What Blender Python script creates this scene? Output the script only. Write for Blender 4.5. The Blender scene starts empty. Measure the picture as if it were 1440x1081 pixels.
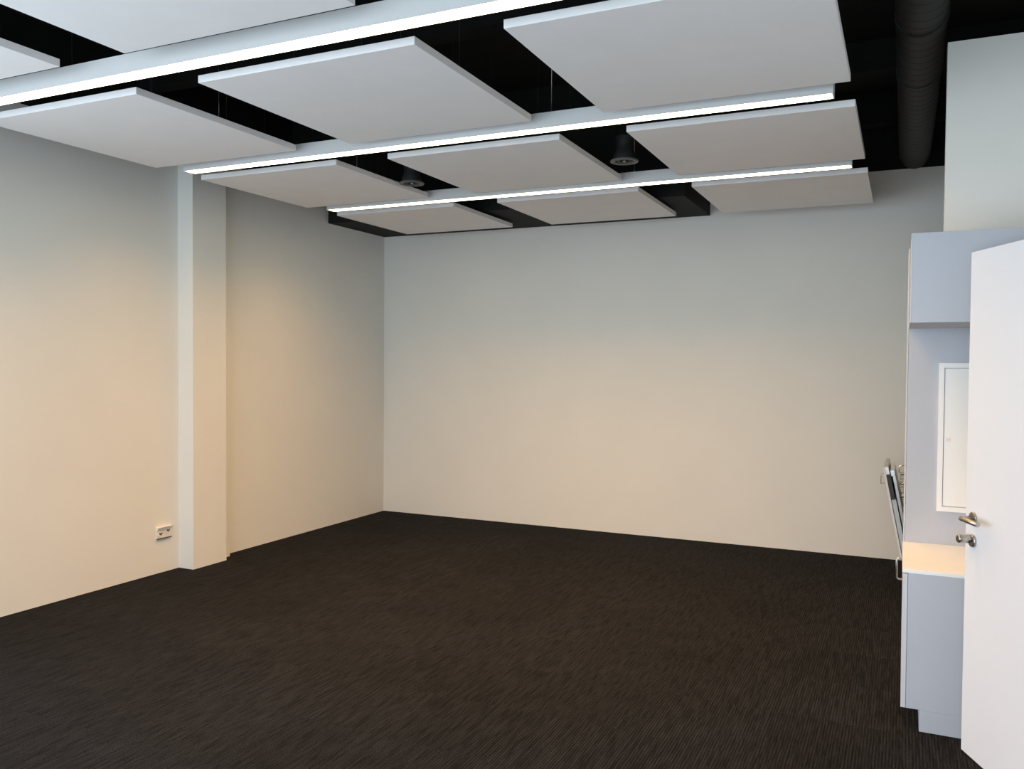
import bpy, bmesh, math
from mathutils import Vector, Matrix
C = bpy.context.scene.collection
PI = math.pi

# ------------------------------------------------------------ materials
def new_mat(name):
    m = bpy.data.materials.new(name); m.use_nodes = True
    nt = m.node_tree; b = nt.nodes['Principled BSDF']
    return m, nt, b

def paint(name, col, rough=0.6, var=0.03, scale=6.0, bump=0.0, bscale=300.0, metal=0.0, spec=0.4):
    """plain coated surface: faint procedural mottling of the colour and an optional fine grain"""
    m, nt, b = new_mat(name)
    tc = nt.nodes.new('ShaderNodeTexCoord')
    n = nt.nodes.new('ShaderNodeTexNoise'); n.inputs['Scale'].default_value = scale; n.inputs['Detail'].default_value = 3
    nt.links.new(tc.outputs['Object'], n.inputs['Vector'])
    r = nt.nodes.new('ShaderNodeValToRGB')
    lo = [c * (1 - var) for c in col]; hi = [min(1, c * (1 + var)) for c in col]
    r.color_ramp.elements[0].position = .3; r.color_ramp.elements[1].position = .7
    r.color_ramp.elements[0].color = (*lo, 1); r.color_ramp.elements[1].color = (*hi, 1)
    nt.links.new(n.outputs['Fac'], r.inputs['Fac']); nt.links.new(r.outputs['Color'], b.inputs['Base Color'])
    b.inputs['Roughness'].default_value = rough; b.inputs['Metallic'].default_value = metal
    b.inputs['Specular IOR Level'].default_value = spec
    if bump:
        n2 = nt.nodes.new('ShaderNodeTexNoise'); n2.inputs['Scale'].default_value = bscale
        nt.links.new(tc.outputs['Object'], n2.inputs['Vector'])
        bp = nt.nodes.new('ShaderNodeBump'); bp.inputs['Strength'].default_value = bump; bp.inputs['Distance'].default_value = .002
        nt.links.new(n2.outputs['Fac'], bp.inputs['Height']); nt.links.new(bp.outputs['Normal'], b.inputs['Normal'])
    return m

WALL = paint('wall_paint', (.79, .785, .755), .75, .015, 2.0, .15, 220, spec=.2)
PANEL = paint('acoustic_felt', (.88, .88, .90), .9, .012, 5.0, .25, 500, spec=.1)
BLACK = paint('black_ceiling_paint', (.010, .010, .010), .85, .2, 4.0, spec=.15)
BULK = paint('black_bulkhead_paint', (.016, .016, .016), .8, .1, 4.0, spec=.2)
DUCT = paint('black_duct_metal', (.017, .0165, .0165), .6, .25, 9.0, .2, 60, spec=.3)
HOUSE = paint('white_powder_coat', (.60, .61, .62), .5, .01, 8.0, spec=.4)
LAM = paint('grey_laminate', (.50, .525, .59), .45, .015, 3.0, spec=.4)
LAMD = paint('grey_laminate_edge', (.62, .64, .69), .5, .015, 3.0, spec=.4)
TOP = paint('white_worktop', (.95, .96, .97), .35, .012, 12.0, spec=.5)
DOOR = paint('white_door_lacquer', (.80, .85, .95), .38, .008, 2.0, spec=.4)
ECAB = paint('white_enamel', (.93, .93, .93), .4, .008, 4.0, spec=.4)
STEEL = paint('brushed_steel', (.48, .46, .43), .28, .08, 40.0, metal=1.0)
CHROME = paint('chrome', (.75, .73, .70), .15, .04, 30.0, metal=1.0)
DARK = paint('dark_plastic', (.03, .03, .032), .45, .1, 20.0)
RIM = paint('dark_grey_diffuser_metal', (.10, .10, .10), .45, .1, 20.0)
BLUE = paint('blue_grey_plastic', (.42, .50, .56), .4, .04, 20.0)
PLATE = paint('cream_plastic', (.85, .80, .74), .4, .01, 20.0)
SOCKET_SHADE = paint('socket_shadow_brown', (.07, .05, .04), .6, .05, 20.0)  # painted shade for the pin holes and the socket's lower edge
FRAME = paint('window_frame_grey', (.25, .26, .27), .5, .03, 10.0)

def carpet():
    m, nt, b = new_mat('ribbed_carpet')
    L = nt.links.new; N = nt.nodes.new
    tc = N('ShaderNodeTexCoord')
    sep = N('ShaderNodeSeparateXYZ'); L(tc.outputs['Object'], sep.inputs[0])
    # tiles of half a metre, each with its own tone
    def mth(op, a, bb=None):
        n = N('ShaderNodeMath'); n.operation = op
        for i, v in enumerate((a, bb)):
            if v is None: continue
            if isinstance(v, (int, float)): n.inputs[i].default_value = v
            else: L(v, n.inputs[i])
        return n.outputs[0]
    tx = mth('FLOOR', mth('DIVIDE', sep.outputs[0], .5)); ty = mth('FLOOR', mth('DIVIDE', sep.outputs[1], .5))
    cb = N('ShaderNodeCombineXYZ'); L(tx, cb.inputs[0]); L(ty, cb.inputs[1])
    wn = N('ShaderNodeTexWhiteNoise'); wn.noise_dimensions = '2D'; L(cb.outputs[0], wn.inputs['Vector'])
    # ribs along Y: 12 mm period
    rib = mth('ADD', mth('MULTIPLY', mth('SINE', mth('MULTIPLY', sep.outputs[0], 2 * PI / .0125)), .5), .5)
    # long streaks
    mp = N('ShaderNodeMapping'); mp.inputs['Scale'].default_value = (150, 6.5, 1); L(tc.outputs['Object'], mp.inputs[0])
    ad = N('ShaderNodeVectorMath'); ad.operation = 'ADD'; L(mp.outputs[0], ad.inputs[0]); 
    sc = N('ShaderNodeVectorMath'); sc.operation = 'SCALE'; L(wn.outputs['Color'], sc.inputs[0]); sc.inputs['Scale'].default_value = 20
    L(sc.outputs[0], ad.inputs[1])
    s1 = N('ShaderNodeTexNoise'); s1.inputs['Scale'].default_value = 1; s1.inputs['Detail'].default_value = 3; s1.inputs['Roughness'].default_value = .7
    L(ad.outputs[0], s1.inputs['Vector'])
    # broad uneven tone
    s2 = N('ShaderNodeTexNoise'); s2.inputs['Scale'].default_value = 1.6; s2.inputs['Detail'].default_value = 4; L(tc.outputs['Object'], s2.inputs['Vector'])
    mp2 = N('ShaderNodeMapping'); mp2.inputs['Scale'].default_value = (240, 130, 1); L(tc.outputs['Object'], mp2.inputs[0])
    s3 = N('ShaderNodeTexNoise'); s3.inputs['Scale'].default_value = 1; s3.inputs['Detail'].default_value = 1; L(mp2.outputs[0], s3.inputs['Vector'])
    st = N('ShaderNodeMapRange'); st.inputs[1].default_value = .40; st.inputs[2].default_value = .58; L(s1.outputs['Fac'], st.inputs[0])
    h = mth('MULTIPLY', mth('ADD', mth('MULTIPLY', rib, .65), .35), mth('ADD', mth('MULTIPLY', st.outputs[0], .72), .28))
    tone = mth('ADD', mth('MULTIPLY', wn.outputs['Value'], .22), mth('MULTIPLY', s2.outputs['Fac'], .5))
    v = mth('MULTIPLY', h, mth('ADD', tone, .62))
    v = mth('MULTIPLY', v, mth('ADD', mth('MULTIPLY', s3.outputs['Fac'], 3.0), -.5))
    r = N('ShaderNodeValToRGB'); L(v, r.inputs['Fac'])
    r.color_ramp.elements[0].color = (.0022, .0022, .0025, 1)
    r.color_ramp.elements[1].color = (.029, .031, .037, 1); r.color_ramp.elements[1].position = 1.0
    L(r.outputs['Color'], b.inputs['Base Color'])
    b.inputs['Roughness'].default_value = .95; b.inputs['Specular IOR Level'].default_value = .08
    bp = N('ShaderNodeBump'); bp.inputs['Strength'].default_value = .5; bp.inputs['Distance'].default_value = .002
    L(h, bp.inputs['Height']); L(bp.outputs['Normal'], b.inputs['Normal'])
    return m
CARPET = carpet()

def emissive(name, col, strength):
    m, nt, b = new_mat(name)
    b.inputs['Base Color'].default_value = (.9, .9, .9, 1)
    b.inputs['Emission Color'].default_value = (*col, 1); b.inputs['Emission Strength'].default_value = strength
    return m
LED_COL = (1.0, .86, .52); LED_STR = 10.0
LED = emissive('led_diffuser', LED_COL, LED_STR)

def glass():
    m, nt, b = new_mat('window_glass')
    nt.nodes.remove(b)
    t = nt.nodes.new('ShaderNodeBsdfTransparent'); t.inputs[0].default_value = (.93, .96, .96, 1)
    g = nt.nodes.new('ShaderNodeBsdfGlossy'); g.inputs['Roughness'].default_value = .02
    mx = nt.nodes.new('ShaderNodeMixShader'); mx.inputs[0].default_value = .06
    nt.links.new(t.outputs[0], mx.inputs[1]); nt.links.new(g.outputs[0], mx.inputs[2])
    nt.links.new(mx.outputs[0], nt.nodes['Material Output'].inputs[0])
    return m
GLASS = glass()

# ------------------------------------------------------------ helpers
def box(bm, x0, x1, y0, y1, z0, z1, M=None):
    vs = [bm.verts.new((x, y, z)) for z in (z0, z1) for x, y in ((x0, y0), (x1, y0), (x1, y1), (x0, y1))]
    for f in ((3, 2, 1, 0), (4, 5, 6, 7), (0, 1, 5, 4), (1, 2, 6, 5), (2, 3, 7, 6), (3, 0, 4, 7)):
        bm.faces.new([vs[i] for i in f])
    if M is not None: bmesh.ops.transform(bm, matrix=M, verts=vs)
    return vs

def BX(*a, M=None):
    bm = bmesh.new(); box(bm, *a, M=M); return bm

def tube(bm, pts, r, n=12, cap=True):
    """round bar through points"""
    pts = [Vector(p) for p in pts]; rings = []
    for i, p in enumerate(pts):
        if i == 0: d = pts[1] - p
        elif i == len(pts) - 1: d = p - pts[i - 1]
        else: d = (pts[i + 1] - p).normalized() + (p - pts[i - 1]).normalized()
        d.normalize()
        k = 1.0
        if 0 < i < len(pts) - 1:
            c = d.dot((p - pts[i - 1]).normalized()); k = 1 / max(c, .5)
        a = d.orthogonal().normalized() if i == 0 else (rings_a - d * rings_a.dot(d)).normalized()
        rings_a = a; b = d.cross(a)
        rr = r[i] if isinstance(r, (list, tuple)) else r
        rings.append([bm.verts.new(p + (a * math.cos(2 * PI * j / n) + b * math.sin(2 * PI * j / n)) * rr) for j in range(n)])
    for A, B in zip(rings, rings[1:]):
        for j in range(n):
            bm.faces.new((A[j], A[(j + 1) % n], B[(j + 1) % n], B[j])).smooth = True
    if cap:
        bm.faces.new(rings[0][::-1]); bm.faces.new(rings[-1])

def lathe(bm, prof, cx, cy, n=32, axis='Z'):
    """profile of (radius, height) turned round a vertical axis"""
    rings = []
    for r, z in prof:
        rings.append([bm.verts.new((cx + r * math.cos(2 * PI * j / n), cy + r * math.sin(2 * PI * j / n), z)) for j in range(n)])
    for A, B in zip(rings, rings[1:]):
        for j in range(n):
            bm.faces.new((A[j], A[(j + 1) % n], B[(j + 1) % n], B[j])).smooth = True
    return rings

def obj(name, bm, mat, parent=None, bevel=0.0, loc=None):
    bmesh.ops.recalc_face_normals(bm, faces=bm.faces)
    me = bpy.data.meshes.new(name); bm.to_mesh(me); bm.free()
    o = bpy.data.objects.new(name, me); C.objects.link(o)
    me.materials.append(mat)
    if parent:
        o.parent = parent
        o.location = -Vector(parent.location) if loc is None else loc
    elif loc is not None: o.location = loc
    if bevel:
        b = o.modifiers.new('bevel', 'BEVEL'); b.width = bevel; b.segments = 2; b.limit_method = 'ANGLE'
    return o

def tag(o, label, cat, group=None):
    o['label'] = label; o['category'] = cat
    if group: o['group'] = group
    return o

def struct(name, bm, mat, label=None, parent=None):
    o = obj(name, bm, mat, parent)
    if parent is None:
        o['kind'] = 'structure'
        if label: o['label'] = label
    return o

def thing(name, label, cat, loc, group=None):
    o = bpy.data.objects.new(name, None); C.objects.link(o); o.location = loc; o.empty_display_size = .1
    return tag(o, label, cat, group)

# ------------------------------------------------------------ room shell
XL, XR = -5.05, 0.66          # left wall and right wall faces
YF, YB = -.9, 7.596          # window wall behind the camera, far wall
ZW, ZC = 3.2, 3.75            # top of the white walls, black deck
YN = 4.702                    # plane of the niche wall above the tall unit
struct('floor', BX(XL - .15, 2.3, YF - .15, YB + .15, -.1, 0), CARPET, 'dark brown black ribbed carpet floor')

VY = [-.6, .3, 1.2, 2.1]; WZ0, WZ1 = .15, 2.75
bm = bmesh.new(); box(bm, XL - .15, XL, VY[-1], YB, 0, ZW); box(bm, XL - .15, XL, YF, VY[0], 0, ZW)
box(bm, XL - .15, XL, VY[0], VY[-1], 0, WZ0); box(bm, XL - .15, XL, VY[0], VY[-1], WZ1, ZW)
struct('wall_left', bm, WALL, 'long off white wall on the left')
# pillar standing out of the left wall, with the narrow step behind it
bm = bmesh.new()
prof = [(XL, 4.778), (-4.900, 4.778), (-4.900, 5.124), (-4.978, 5.124), (-4.978, 5.244), (XL, 5.244)]
lo = [bm.verts.new((x, y, 0)) for x, y in prof]; hi = [bm.verts.new((x, y, ZW)) for x, y in prof]
bm.faces.new(lo[::-1]); bm.faces.new(hi)
for i in range(6): bm.faces.new((lo[i], lo[(i + 1) % 6], hi[(i + 1) % 6], hi[i]))
struct('wall_pillar', bm, WALL, 'off white pillar projecting from the left wall')
struct('wall_back', BX(XL - .15, 2.3, YB, YB + .15, 0, ZW), WALL, 'plain off white far wall')
# right wall with the opening of the door that stands open
DY0, DY1, DZ = 2.20, 3.10, 2.08
bm = bmesh.new()
box(bm, XR, XR + .12, YF, DY0, 0, ZW); box(bm, XR, XR + .12, DY1, YN + .02, 0, ZW); box(bm, XR, XR + .12, DY0, DY1, DZ, ZW)
box(bm, XR, XR + .12, YN + .02, YB, 0, 2.17)
struct('wall_right', bm, WALL, 'off white wall beside the open door')
struct('wall_niche', BX(.168, 2.3, YN + .02, YN + .10, 2.19, ZW), WALL, 'off white wall face above the tall kitchen unit')
bm = bmesh.new()
box(bm, XR + .12, 2.2, .9, 1.0, 0, 2.6); box(bm, 2.2, 2.3, YF, YB, 0, ZW); box(bm, XR + .12, 2.2, 4.5, 4.6, 0, 2.6)
box(bm, XR + .12, 2.2, .9, 4.6, 2.6, 2.65)  # unseen corridor box and outer wall, added to shut out stray daylight
struct('wall_corridor_light_stop', bm, WALL, 'unseen off white walls added beyond the doorway to stop light leaking in')
bm = bmesh.new()
for a, b_ in ((DY0 - .05, DY0 + .012), (DY1 - .012, DY1 + .05)): box(bm, XR - .012, XR + .132, a, b_, 0, DZ + .05)
box(bm, XR - .012, XR + .132, DY0 + .012, DY1 - .012, DZ - .012, DZ + .05)
struct('trim_1', bm, DOOR, 'white door frame in the right wall')

# window wall behind the camera: long glazed strip
WX = [-4.95, -3.6, -2.2, -.8, .58]; WZ0, WZ1 = .15, 2.75
bm = bmesh.new()
box(bm, XL - .15, WX[0], YF - .15, YF, 0, ZW); box(bm, WX[-1], 2.3, YF - .15, YF, 0, ZW)
box(bm, WX[0], WX[-1], YF - .15, YF, 0, WZ0); box(bm, WX[0], WX[-1], YF - .15, YF, WZ1, ZW)
struct('wall_front', bm, WALL, 'window wall opposite the far wall')
for i in range(4):
    x0, x1 = WX[i], WX[i + 1]
    bm = bmesh.new(); t = .05
    box(bm, x0, x0 + t, YF - .11, YF - .04, WZ0, WZ1); box(bm, x1 - t, x1, YF - .11, YF - .04, WZ0, WZ1)
    box(bm, x0 + t, x1 - t, YF - .11, YF - .04, WZ0, WZ0 + t); box(bm, x0 + t, x1 - t, YF - .11, YF - .04, WZ1 - t, WZ1)
    w = struct('window_%d' % (i + 1), bm, FRAME, 'unseen side window added to light the open door')
    obj('window_pane', BX(x0 + t, x1 - t, YF - .079, YF - .071, WZ0 + t, WZ1 - t), GLASS, w)

for i in range(3):  # unseen side windows, added to bring cool daylight onto the open door
    y0, y1 = VY[i], VY[i + 1]; bm = bmesh.new(); t = .05
    box(bm, XL - .11, XL - .04, y0, y0 + t, WZ0, WZ1); box(bm, XL - .11, XL - .04, y1 - t, y1, WZ0, WZ1)
    box(bm, XL - .11, XL - .04, y0 + t, y1 - t, WZ0, WZ0 + t); box(bm, XL - .11, XL - .04, y0 + t, y1 - t, WZ1 - t, WZ1)
    w = struct('window_%d' % (i + 5), bm, FRAME, 'unseen side window added to light the open door')
    obj('window_pane', BX(XL - .079, XL - .071, y0 + t, y1 - t, WZ0 + t, WZ1 - t), GLASS, w)

# black deck above, black painted upper walls
bm = bmesh.new()
box(bm, XL - .15, 2.3, YF - .15, YB + .15, ZC, ZC + .1)
box(bm, XL - .15, XL - .002, YF, YB, ZW, ZC); box(bm, XL - .15, 2.3, YB + .002, YB + .15, ZW, ZC)
box(bm, XL - .15, 2.3, YF - .15, YF - .002, ZW, ZC); box(bm, 2.2, 2.3, YF, YB, ZW, ZC)
struct('ceiling', bm, BLACK, 'black painted ceiling above the hanging panels')
for k, (y, z) in enumerate(((7.25, 3.50), (6.1, 3.55), (4.4, 3.55))):
    struct('trim_%d' % (k + 3), BX(XL, 2.2, y, y + .14, z, ZC), BLACK, 'black ceiling joist')
struct('trim_2', BX(XL, -1.597, 6.63, YB, 2.927, ZC), BULK, 'black boxed bulkhead in the far left ceiling corner')

# ------------------------------------------------------------ hanging acoustic panels
ZP, TH = 2.87, .0346
XC = [(-4.512, -3.351), (-2.957, -1.800), (-1.405, -.240)]
YC = [(1.352, 2.516), (2.917, 4.085), (4.479, 5.642), (6.045, 7.187)]
PL = [["white ceiling panel cut by the photo's upper left corner", "white ceiling panel along the top edge left of the nearest light", None],
      ["big white ceiling panel hanging over the near left wall, before the pillar", "big white ceiling panel in the middle, between the nearest and second light strips", "largest white ceiling panel at upper right, beside the black duct"],
      ["white ceiling panel between second and third light strips, beside the pillar top", "white ceiling panel between the two round air outlets", "white ceiling panel right of both air outlets, its free end toward the duct"],
      ["farthest left white ceiling panel, under the bulkhead by the wall corner", "farthest middle white ceiling panel, near the right end of the bulkhead", "farthest right white ceiling panel, close against the far wall below the duct"]]
for j, (y0, y1) in enumerate(YC):
    for i, (x0, x1) in enumerate(XC):
        if PL[j][i] is None: continue
        cx, cy = (x0 + x1) / 2, (y0 + y1) / 2
        t = thing('acoustic_panel', PL[j][i], 'ceiling panel', (cx, cy, ZP), 'white panels hung below the black ceiling')
        obj('panel_board', BX(x0, x1, y0, y1, ZP, ZP + TH), PANEL, t, bevel=.002)
        for sx in (-.3, .3):
            for sy in (-.25, .3):
                top = 2.93 if (j == 3 and cy + sy > 6.62 and cx + sx < -1.59) else ZC + .01
                w = bmesh.new(); tube(w, [(cx + sx, cy + sy, ZP + TH - .002), (cx + sx, cy + sy, top)], .0012, 6)
                obj('suspension_wire', w, DARK, t)

# ------------------------------------------------------------ linear lights
LED_W, LED_SPREAD, BEAM_COL = 41.0, 132, (1.0, .505, .14)
LX0, LX1, ZL, LH, LW = -4.37, -.320, 2.856, .082, .088
LL = {2.655: 'nearest white light strip, crossing the top of the photo', 4.180: 'second white light strip, its left end in front of the pillar',
      5.715: 'farthest and shortest looking white light strip, under the bulkhead'}
LLg = 'long white light strips between the panels'
for y, lab in LL.items():
    t = thing('linear_light', lab, 'ceiling light', ((LX0 + LX1) / 2, y + LW / 2, ZL), LLg)
    bm = bmesh.new()   # inverted U profile
    box(bm, LX0 + .004, LX1 - .004, y, y + .004, ZL, ZL + LH); box(bm, LX0 + .004, LX1 - .004, y + LW - .004, y + LW, ZL, ZL + LH)
    box(bm, LX0 + .004, LX1 - .004, y + .004, y + LW - .004, ZL + LH - .005, ZL + LH)
    obj('housing', bm, HOUSE, t)
    obj('diffuser', BX(LX0 + .02, LX1 - .016, y + .0045, y + LW - .0045, ZL - .001, ZL + .006), LED, t)
    al = bpy.data.lights.new('strip_glow', 'AREA'); al.shape = 'RECTANGLE'; al.size = LX1 - LX0 - .05; al.size_y = LW - .012
    al.energy = LED_W; al.color = BEAM_COL; al.spread = math.radians(LED_SPREAD)
    lo_ = bpy.data.objects.new('strip_glow', al); C.objects.link(lo_); lo_.parent = t; lo_.location = (0, 0, -.003)
    for x0 in (LX0, LX1 - .004):
        obj('end_cap', BX(x0, x0 + .004, y, y + LW, ZL, ZL + LH), HOUSE, t)
    for x in (-4.1, -1.745, -.6):
        w = bmesh.new(); tube(w, [(x, y + LW / 2, ZL + LH - .002), (x, y + LW / 2, ZC + .01)], .0016, 6)
        tube(w, [(x, y + LW / 2, ZL + LH - .001), (x, y + LW / 2, ZL + LH + .03)], .005, 8)
        obj('suspension_wire', w, STEEL, t)

# ------------------------------------------------------------ round ventilation duct along the right
t = thing('ventilation_duct', 'thick black round air duct running to the far wall at upper right', 'air duct', (.048, 3.0, 3.31))
bm = bmesh.new(); tube(bm, [(.048, YF + .01, 3.312), (.048, YB, 3.312)], .118, 48)
obj('duct_pipe', bm, DUCT, t)
sp = bmesh.new(); pts = []   # spiral lock seam
y = 0.0; k = 0
while y < YB - .02:
    a = 2 * PI * k / 24; pts.append((.048 + .1185 * math.cos(a), y, 3.312 + .1185 * math.sin(a))); y += .10 / 24; k += 1
tube(sp, pts, .0012, 5)
obj('spiral_seam', sp, DUCT, t)
for yy in (4.55, 1.7):
    bm = bmesh.new(); tube(bm, [(.048, yy, 3.312), (.048, yy + .05, 3.312)], .122, 48)
    obj('coupling_ring', bm, DUCT, t)
for yy in (5.4, 2.5):
    bm = bmesh.new(); tube(bm, [(.048, yy, 3.312 + .1), (.048, yy, ZC + .01)], .004, 6)
    pr = [(.048 + .1205 * math.cos(a * PI / 16), yy, 3.312 + .1205 * math.sin(a * PI / 16)) for a in range(33)]
    tube(bm, pr, .003, 6)
    obj('hanger_strap', bm, DARK, t)

# ------------------------------------------------------------ round air outlets
def air_outlet(x, y, z, lab):
    t = thing('air_outlet', lab, 'air vent', (x, y, z), 'round black air outlets between the panels')
    bm = bmesh.new()
    lathe(bm, [(.060, z + .012), (.064, z + .001), (.088, z + .001), (.090, z + .004), (.088, z + .012), (.070, z + .018), (.060, z + .012)], x, y, 40)
    obj('outer_ring', bm, RIM, t)
    bm = bmesh.new()   # bowl and concentric ring
    lathe(bm, [(.062, z + .012), (.058, z + .035), (.03, z + .045), (.001, z + .047)], x, y, 32)
    obj('inner_bowl', bm, DARK, t)
    bm = bmesh.new(); lathe(bm, [(.034, z + .008), (.040, z + .004), (.044, z + .008), (.040, z + .013), (.034, z + .008)], x, y, 32)
    for k in range(4):
        a = k * PI / 2 + .6; c, s = math.cos(a), math.sin(a)
        tube(bm, [(x + .008 * c, y + .008 * s, z + .01), (x + .063 * c, y + .063 * s, z + .011)], .0025, 6)
    obj('inner_ring', bm, DARK, t)
    bm = bmesh.new(); lathe(bm, [(.0005, z), (.009, z + .001), (.011, z + .008), (.0005, z + .014)], x, y, 20)
    obj('centre_screw', bm, STEEL, t)
    bm = bmesh.new()
    lathe(bm, [(.070, z + .015), (.070, z + .05), (.058, z + .07), (.058, z + .15), (.062, z + .152), (.062, z + .16), (.058, z + .162), (.058, ZC + .005)], x, y, 32)
    obj('supply_pipe', bm, DUCT, t)
air_outlet(-1.637, 5.185, 2.88, 'larger looking round black air outlet, right of the middle ceiling panel')
air_outlet(-3.240, 5.224, 2.88, 'smaller looking round black air outlet, by the left ceiling panel edge')

# ------------------------------------------------------------ kitchenette on the right
Y0, Y1 = 4.062, YN            # near cabinet side and niche plane
XF = .012                     # front plane
def bar_handle(parent, x, y, z0, z1, out=.028, r=.0055, name='handle', mat=None):
    bm = bmesh.new(); c = .006
    tube(bm, [(x, y, z0), (x - out + c, y, z0), (x - out, y, z0 + c), (x - out, y, z1 - c), (x - out + c, y, z1), (x, y, z1)], r, 12)
    o = obj(name, bm, mat or STEEL, parent); return o

t = thing('base_cabinet', 'low blue grey cabinet on a recessed plinth, partly hidden by the open white door', 'cabinet', (.33, 4.38, 0))
obj('body', BX(XF + .020, .655, Y0, Y1, .095, .692), LAM, t, .001)
obj('plinth', BX(.086, .655, Y0, Y1, 0, .095), LAM, t)
d = obj('door', BX(XF - .001, XF + .0185, Y0 + .001, Y1 - .003, .095, .688), LAMD, t, .001)
d['label'] = 'cabinet front seen edge on'
h = bar_handle(d, XF, 4.50, .560, .660); h.location = (0, 0, 0)
tag(obj('worktop', BX(XF - .004, .655, Y0 - .001, Y1, .692, .708), TOP, None, .001), 'pale cream worktop slab on the low blue grey cabinet', 'worktop')

t = thing('overhead_cabinet', 'blue grey box cabinet hanging above the worktop, beneath the white wall', 'cabinet', (XR, 4.38, 1.787))
obj('body', BX(.024, XR, Y0, Y1, 1.787, 2.175), LAM, t, .001)
obj('door', BX(.019, .0235, Y0 + .001, Y1 - .002, 1.787, 2.175), LAMD, t)

t = thing('tall_cabinet', 'tall grey unit whose flat side rises behind the worktop', 'cabinet', (.33, 5.0, 0))
obj('body', BX(.0185, .655, YN, 5.30, 0, 2.188), LAM, t, .001)
obj('door', BX(.011, .0175, YN + .0005, 5.298, .10, 2.188), LAMD, t, .001)

t = thing('electrical_cabinet', 'white framed flat electrical cupboard on the grey panel above the worktop', 'electrical cabinet', (.38, YN, .877))
bm = bmesh.new(); a0, a1, b0, b1, e = .158, .62, .877, 1.615, .024
for q in ((a0, a0 + e, b0, b1), (a1 - e, a1, b0, b1), (a0 + e, a1 - e, b0, b0 + e), (a0 + e, a1 - e, b1 - e, b1)):
    box(bm, q[0], q[1], YN - .016, YN, q[2], q[3])
obj('frame', bm, ECAB, t)
d = obj('door', BX(a0 + e + .003, a1 - e - .003, YN - .012, YN, b0 + e + .003, b1 - e - .003), ECAB, t, .001)
la = obj('latch', BX(a0 + e + .012, a0 + e + .034, YN - .0135, YN - .0115, 1.225, 1.243), PLATE, d); la.location = (0, 0, 0)

# units beyond the tall cabinet
t = thing('drawer_cabinet', 'grey drawer unit beyond the tall unit, only its chrome handle showing', 'cabinet', (.33, 5.9, 0))
obj('body', BX(.05, .655, 5.302, 6.498, 0, .93), LAM, t)
d = obj('drawer', BX(.031, .0495, 5.306, 6.494, .74, .925), LAMD, t)
h = bar_handle(d, .031, 6.44, .855, .905, .05, .004, mat=CHROME); h.location = (0, 0, 0)
obj('drawer', BX(.031, .0495, 5.306, 6.494, .10, .735), LAMD, t)

t = thing('appliance', 'narrow built-in appliance with its tilted grey door ajar, beyond the tall unit', 'appliance', (.33, 6.8, 0))
obj('body', BX(.055, .655, 6.50, 7.10, 0, .93), DARK, t)
tilt = Matrix.Translation((.020, 0, .24)) @ Matrix.Rotation(math.radians(-11.2), 4, 'Y')
d = obj('door', BX(-.021, -.006, 6.50, 7.10, 0, .645, M=tilt), LAMD, t, .001)
bm = bmesh.new(); box(bm, -.002, .026, 6.505, 7.095, .0, .42, M=tilt)
h = obj('inner_door', bm, BLUE, d); h.location = (0, 0, 0)
bm = bmesh.new(); box(bm, -.005, .022, 6.503, 7.097, .42, .60, M=tilt)
h = obj('control_panel', bm, DARK, d); h.location = (0, 0, 0)
bm = bmesh.new(); box(bm, -.005, .018, 6.502, 7.098, .60, .655, M=tilt)
h = obj('door_cap', bm, STEEL, d); h.location = (0, 0, 0)
bm = bmesh.new(); tube(bm, [tilt @ Vector(p) for p in ((-.021, 6.56, .605), (-.040, 6.56, .603), (-.052, 6.56, .538), (-.021, 6.56, .536))], .0035, 8)
h = obj('handle', bm, CHROME, d); h.location = (0, 0, 0)
bm = bmesh.new(); box(bm, .034, .052, 6.51, 7.09, .02, .60, M=tilt)
obj('inner_liner', bm, STEEL, t)
bm = bmesh.new(); box(bm, .026, .050, 6.506, 7.09, .585, .625, M=tilt)
obj('liner_cap', bm, CHROME, t)
for z in (.60, .70, .77):
    bm = bmesh.new(); tube(bm, [(.055, 6.52, z), (-.012, 6.52, z), (-.012, 7.05, z), (.055, 7.05, z)], .004, 8)
    for k in range(6): tube(bm, [(-.012, 6.56 + k * .09, z), (.055, 6.56 + k * .09, z)], .002, 6)
    obj('wire_basket', bm, CHROME, t)

# ------------------------------------------------------------ open door at the right edge
t = thing('door_1', 'white door leaf standing open at the right edge with steel hardware', 'door', (.66, 3.12, 0)); t['kind'] = 'structure'
P0 = Vector((.242, 3.938, 0)); P1 = Vector((.60, 3.125, 0)); u = (P1 - P0); W = .89; u.normalize()
n = Vector((-u.y, u.x, 0)); n = -n if n.x > 0 else n      # points to the camera side
R = Matrix(((u.x, n.x, 0, P0.x), (u.y, n.y, 0, P0.y), (0, 0, 1, 0), (0, 0, 0, 1)))   # local: x along leaf from latch edge, y out of the face
t.location = P0 + u * W
leaf = obj('door_leaf', BX(0, W, -.042, 0, .006, 2.066, M=R), DOOR, t, .0015)
def on_leaf(name, bm, mat, par=t, bevel=0):
    bmesh.ops.transform(bm, matrix=R, verts=bm.verts)
    o = obj(name, bm, mat, par, bevel)
    if par is not t: o.location = (0, 0, 0)
    return o
SX, SZ = .062, .982
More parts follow.
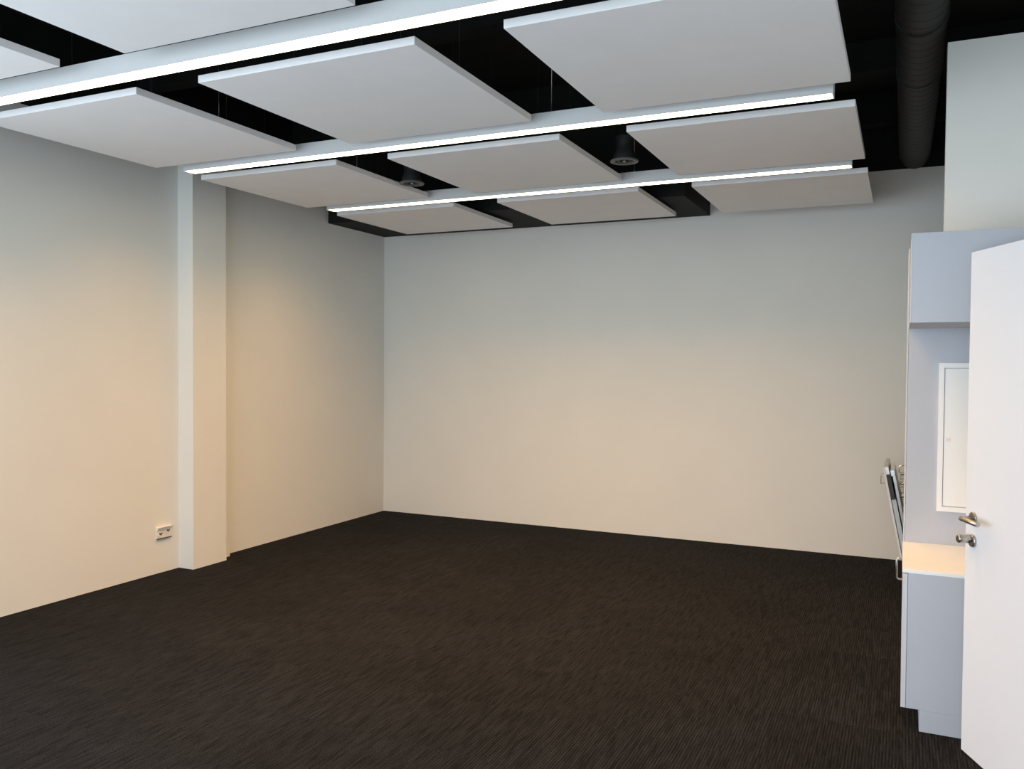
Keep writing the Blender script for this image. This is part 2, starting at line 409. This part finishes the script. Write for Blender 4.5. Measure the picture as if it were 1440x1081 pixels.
for side in (0, 1):
    s = 1 if side == 0 else -1; y0 = 0 if side == 0 else -.042
    bm = bmesh.new(); tube(bm, [(SX, y0, SZ), (SX, y0 + s * .006, SZ), (SX, y0 + s * .008, SZ)], [.026, .026, .023], 32)
    rose = on_leaf('handle_rose', bm, STEEL)
    bm = bmesh.new(); tube(bm, [(SX, y0 + s * .006, SZ), (SX, y0 + s * .046, SZ), (SX + .004, y0 + s * .053, SZ), (SX + .012, y0 + s * .056, SZ), (SX + .138, y0 + s * .056, SZ)], .0102, 20)
    on_leaf('lever', bm, STEEL)
    bm = bmesh.new(); tube(bm, [(SX, y0, SZ - .092), (SX, y0 + s * .008, SZ - .092), (SX, y0 + s * .010, SZ - .092)], [.026, .026, .023], 32)
    on_leaf('lock_rose', bm, STEEL)
bm = bmesh.new(); tube(bm, [(SX, .008, SZ - .084), (SX, .014, SZ - .084), (SX, .017, SZ - .084), (SX, .060, SZ - .084), (SX, .064, SZ - .084)], [.013, .013, .0175, .0175, .014], 8)
on_leaf('lock_knob', bm, STEEL)
for z in (.25, 1.05, 1.85):
    bm = bmesh.new(); tube(bm, [(W + .006, .004, z - .045), (W + .006, .004, z + .045)], .007, 12)
    on_leaf('hinge', bm, STEEL)

# ------------------------------------------------------------ socket on the left wall
t = thing('power_socket', 'small cream double power socket low on the left wall beside the pillar', 'power socket', (XL, 4.627, .30))
sy0, sy1, sz0, sz1 = 4.555, 4.700, .256, .348
obj('back_plate', BX(XL, XL + .006, sy0, sy1, sz0, sz1), PLATE, t, .002)
bm = bmesh.new()   # wedge shaped lid that leans out at its top
v = [bm.verts.new(p) for p in ((XL + .005, sy0 + .004, sz1 - .030), (XL + .005, sy1 - .004, sz1 - .030), (XL + .005, sy1 - .004, sz1 - .002), (XL + .005, sy0 + .004, sz1 - .002),
                               (XL + .012, sy0 + .004, sz1 - .030), (XL + .012, sy1 - .004, sz1 - .030), (XL + .028, sy1 - .004, sz1 - .002), (XL + .028, sy0 + .004, sz1 - .002))]
for f in ((0, 1, 2, 3), (4, 5, 6, 7), (0, 1, 5, 4), (1, 2, 6, 5), (2, 3, 7, 6), (3, 0, 4, 7)): bm.faces.new([v[i] for i in f])
obj('lid', bm, PLATE, t)
for k, yy in enumerate((4.592, 4.662)):
    zz = .292 if k == 0 else .308
    bm = bmesh.new(); tube(bm, [(XL + .005, yy, zz), (XL + .014, yy, zz)], .024 if k == 0 else .02, 24)
    s_ = obj('socket_insert', bm, PLATE, t)
    bm = bmesh.new()
    for q in ((-.009, .006), (.009, .006), (0, -.002)): tube(bm, [(XL + .0138, yy + q[0], zz + q[1]), (XL + .0150, yy + q[0], zz + q[1])], .0068, 10)
    hh = obj('pin_hole', bm, SOCKET_SHADE, s_); hh.location = (0, 0, 0)
bm = bmesh.new(); box(bm, XL + .0055, XL + .018, sy0 + .004, sy1 - .004, sz0 + .001, sz0 + .006)
obj('bottom_shade_strip', bm, SOCKET_SHADE, t)  # dark strip that paints the shade along the socket's bottom

# ------------------------------------------------------------ daylight
w = bpy.data.worlds.new('World'); bpy.context.scene.world = w; w.use_nodes = True
bg = w.node_tree.nodes['Background']; bg.inputs[0].default_value = (.84, .91, 1.0, 1); bg.inputs[1].default_value = 5.95
def portal(w_, h_, loc, rot):
    ld = bpy.data.lights.new('daylight_portal', 'AREA'); ld.shape = 'RECTANGLE'; ld.size = w_; ld.size_y = h_
    ld.cycles.is_portal = True
    lo = bpy.data.objects.new('daylight_portal', ld); C.objects.link(lo); lo.location = loc; lo.rotation_euler = rot
zc = (WZ0 + WZ1) / 2
portal(WX[-1] - WX[0], WZ1 - WZ0, ((WX[0] + WX[-1]) / 2, YF - .16, zc), (PI / 2, 0, 0))       # shines to +Y
portal(VY[-1] - VY[0], WZ1 - WZ0, (XL - .16, (VY[0] + VY[-1]) / 2, zc), (PI / 2, 0, -PI / 2))  # shines to +X

# ------------------------------------------------------------ camera
f, yaw, pit, rol = 1183.9, .4357, -.0259, .0075
fw = Vector((-math.sin(yaw) * math.cos(pit), math.cos(yaw) * math.cos(pit), math.sin(pit)))
r = Vector((math.cos(yaw), math.sin(yaw), 0)); up = r.cross(fw)
r2 = r * math.cos(rol) + up * math.sin(rol); u2 = -r * math.sin(rol) + up * math.cos(rol)
cd = bpy.data.cameras.new('camera'); cam = bpy.data.objects.new('camera', cd); C.objects.link(cam)
cd.sensor_width = 36; cd.sensor_fit = 'HORIZONTAL'; cd.lens = 36 * f / 1440; cd.clip_start = .05
cam.matrix_world = Matrix(((r2.x, u2.x, -fw.x, 0), (r2.y, u2.y, -fw.y, 0), (r2.z, u2.z, -fw.z, 1.6), (0, 0, 0, 1)))
S = bpy.context.scene; S.camera = cam
S.view_settings.view_transform = 'Standard'; S.view_settings.look = 'None'; S.view_settings.gamma = 1
S.view_settings.use_curve_mapping = False; S.view_settings.exposure = 0.0
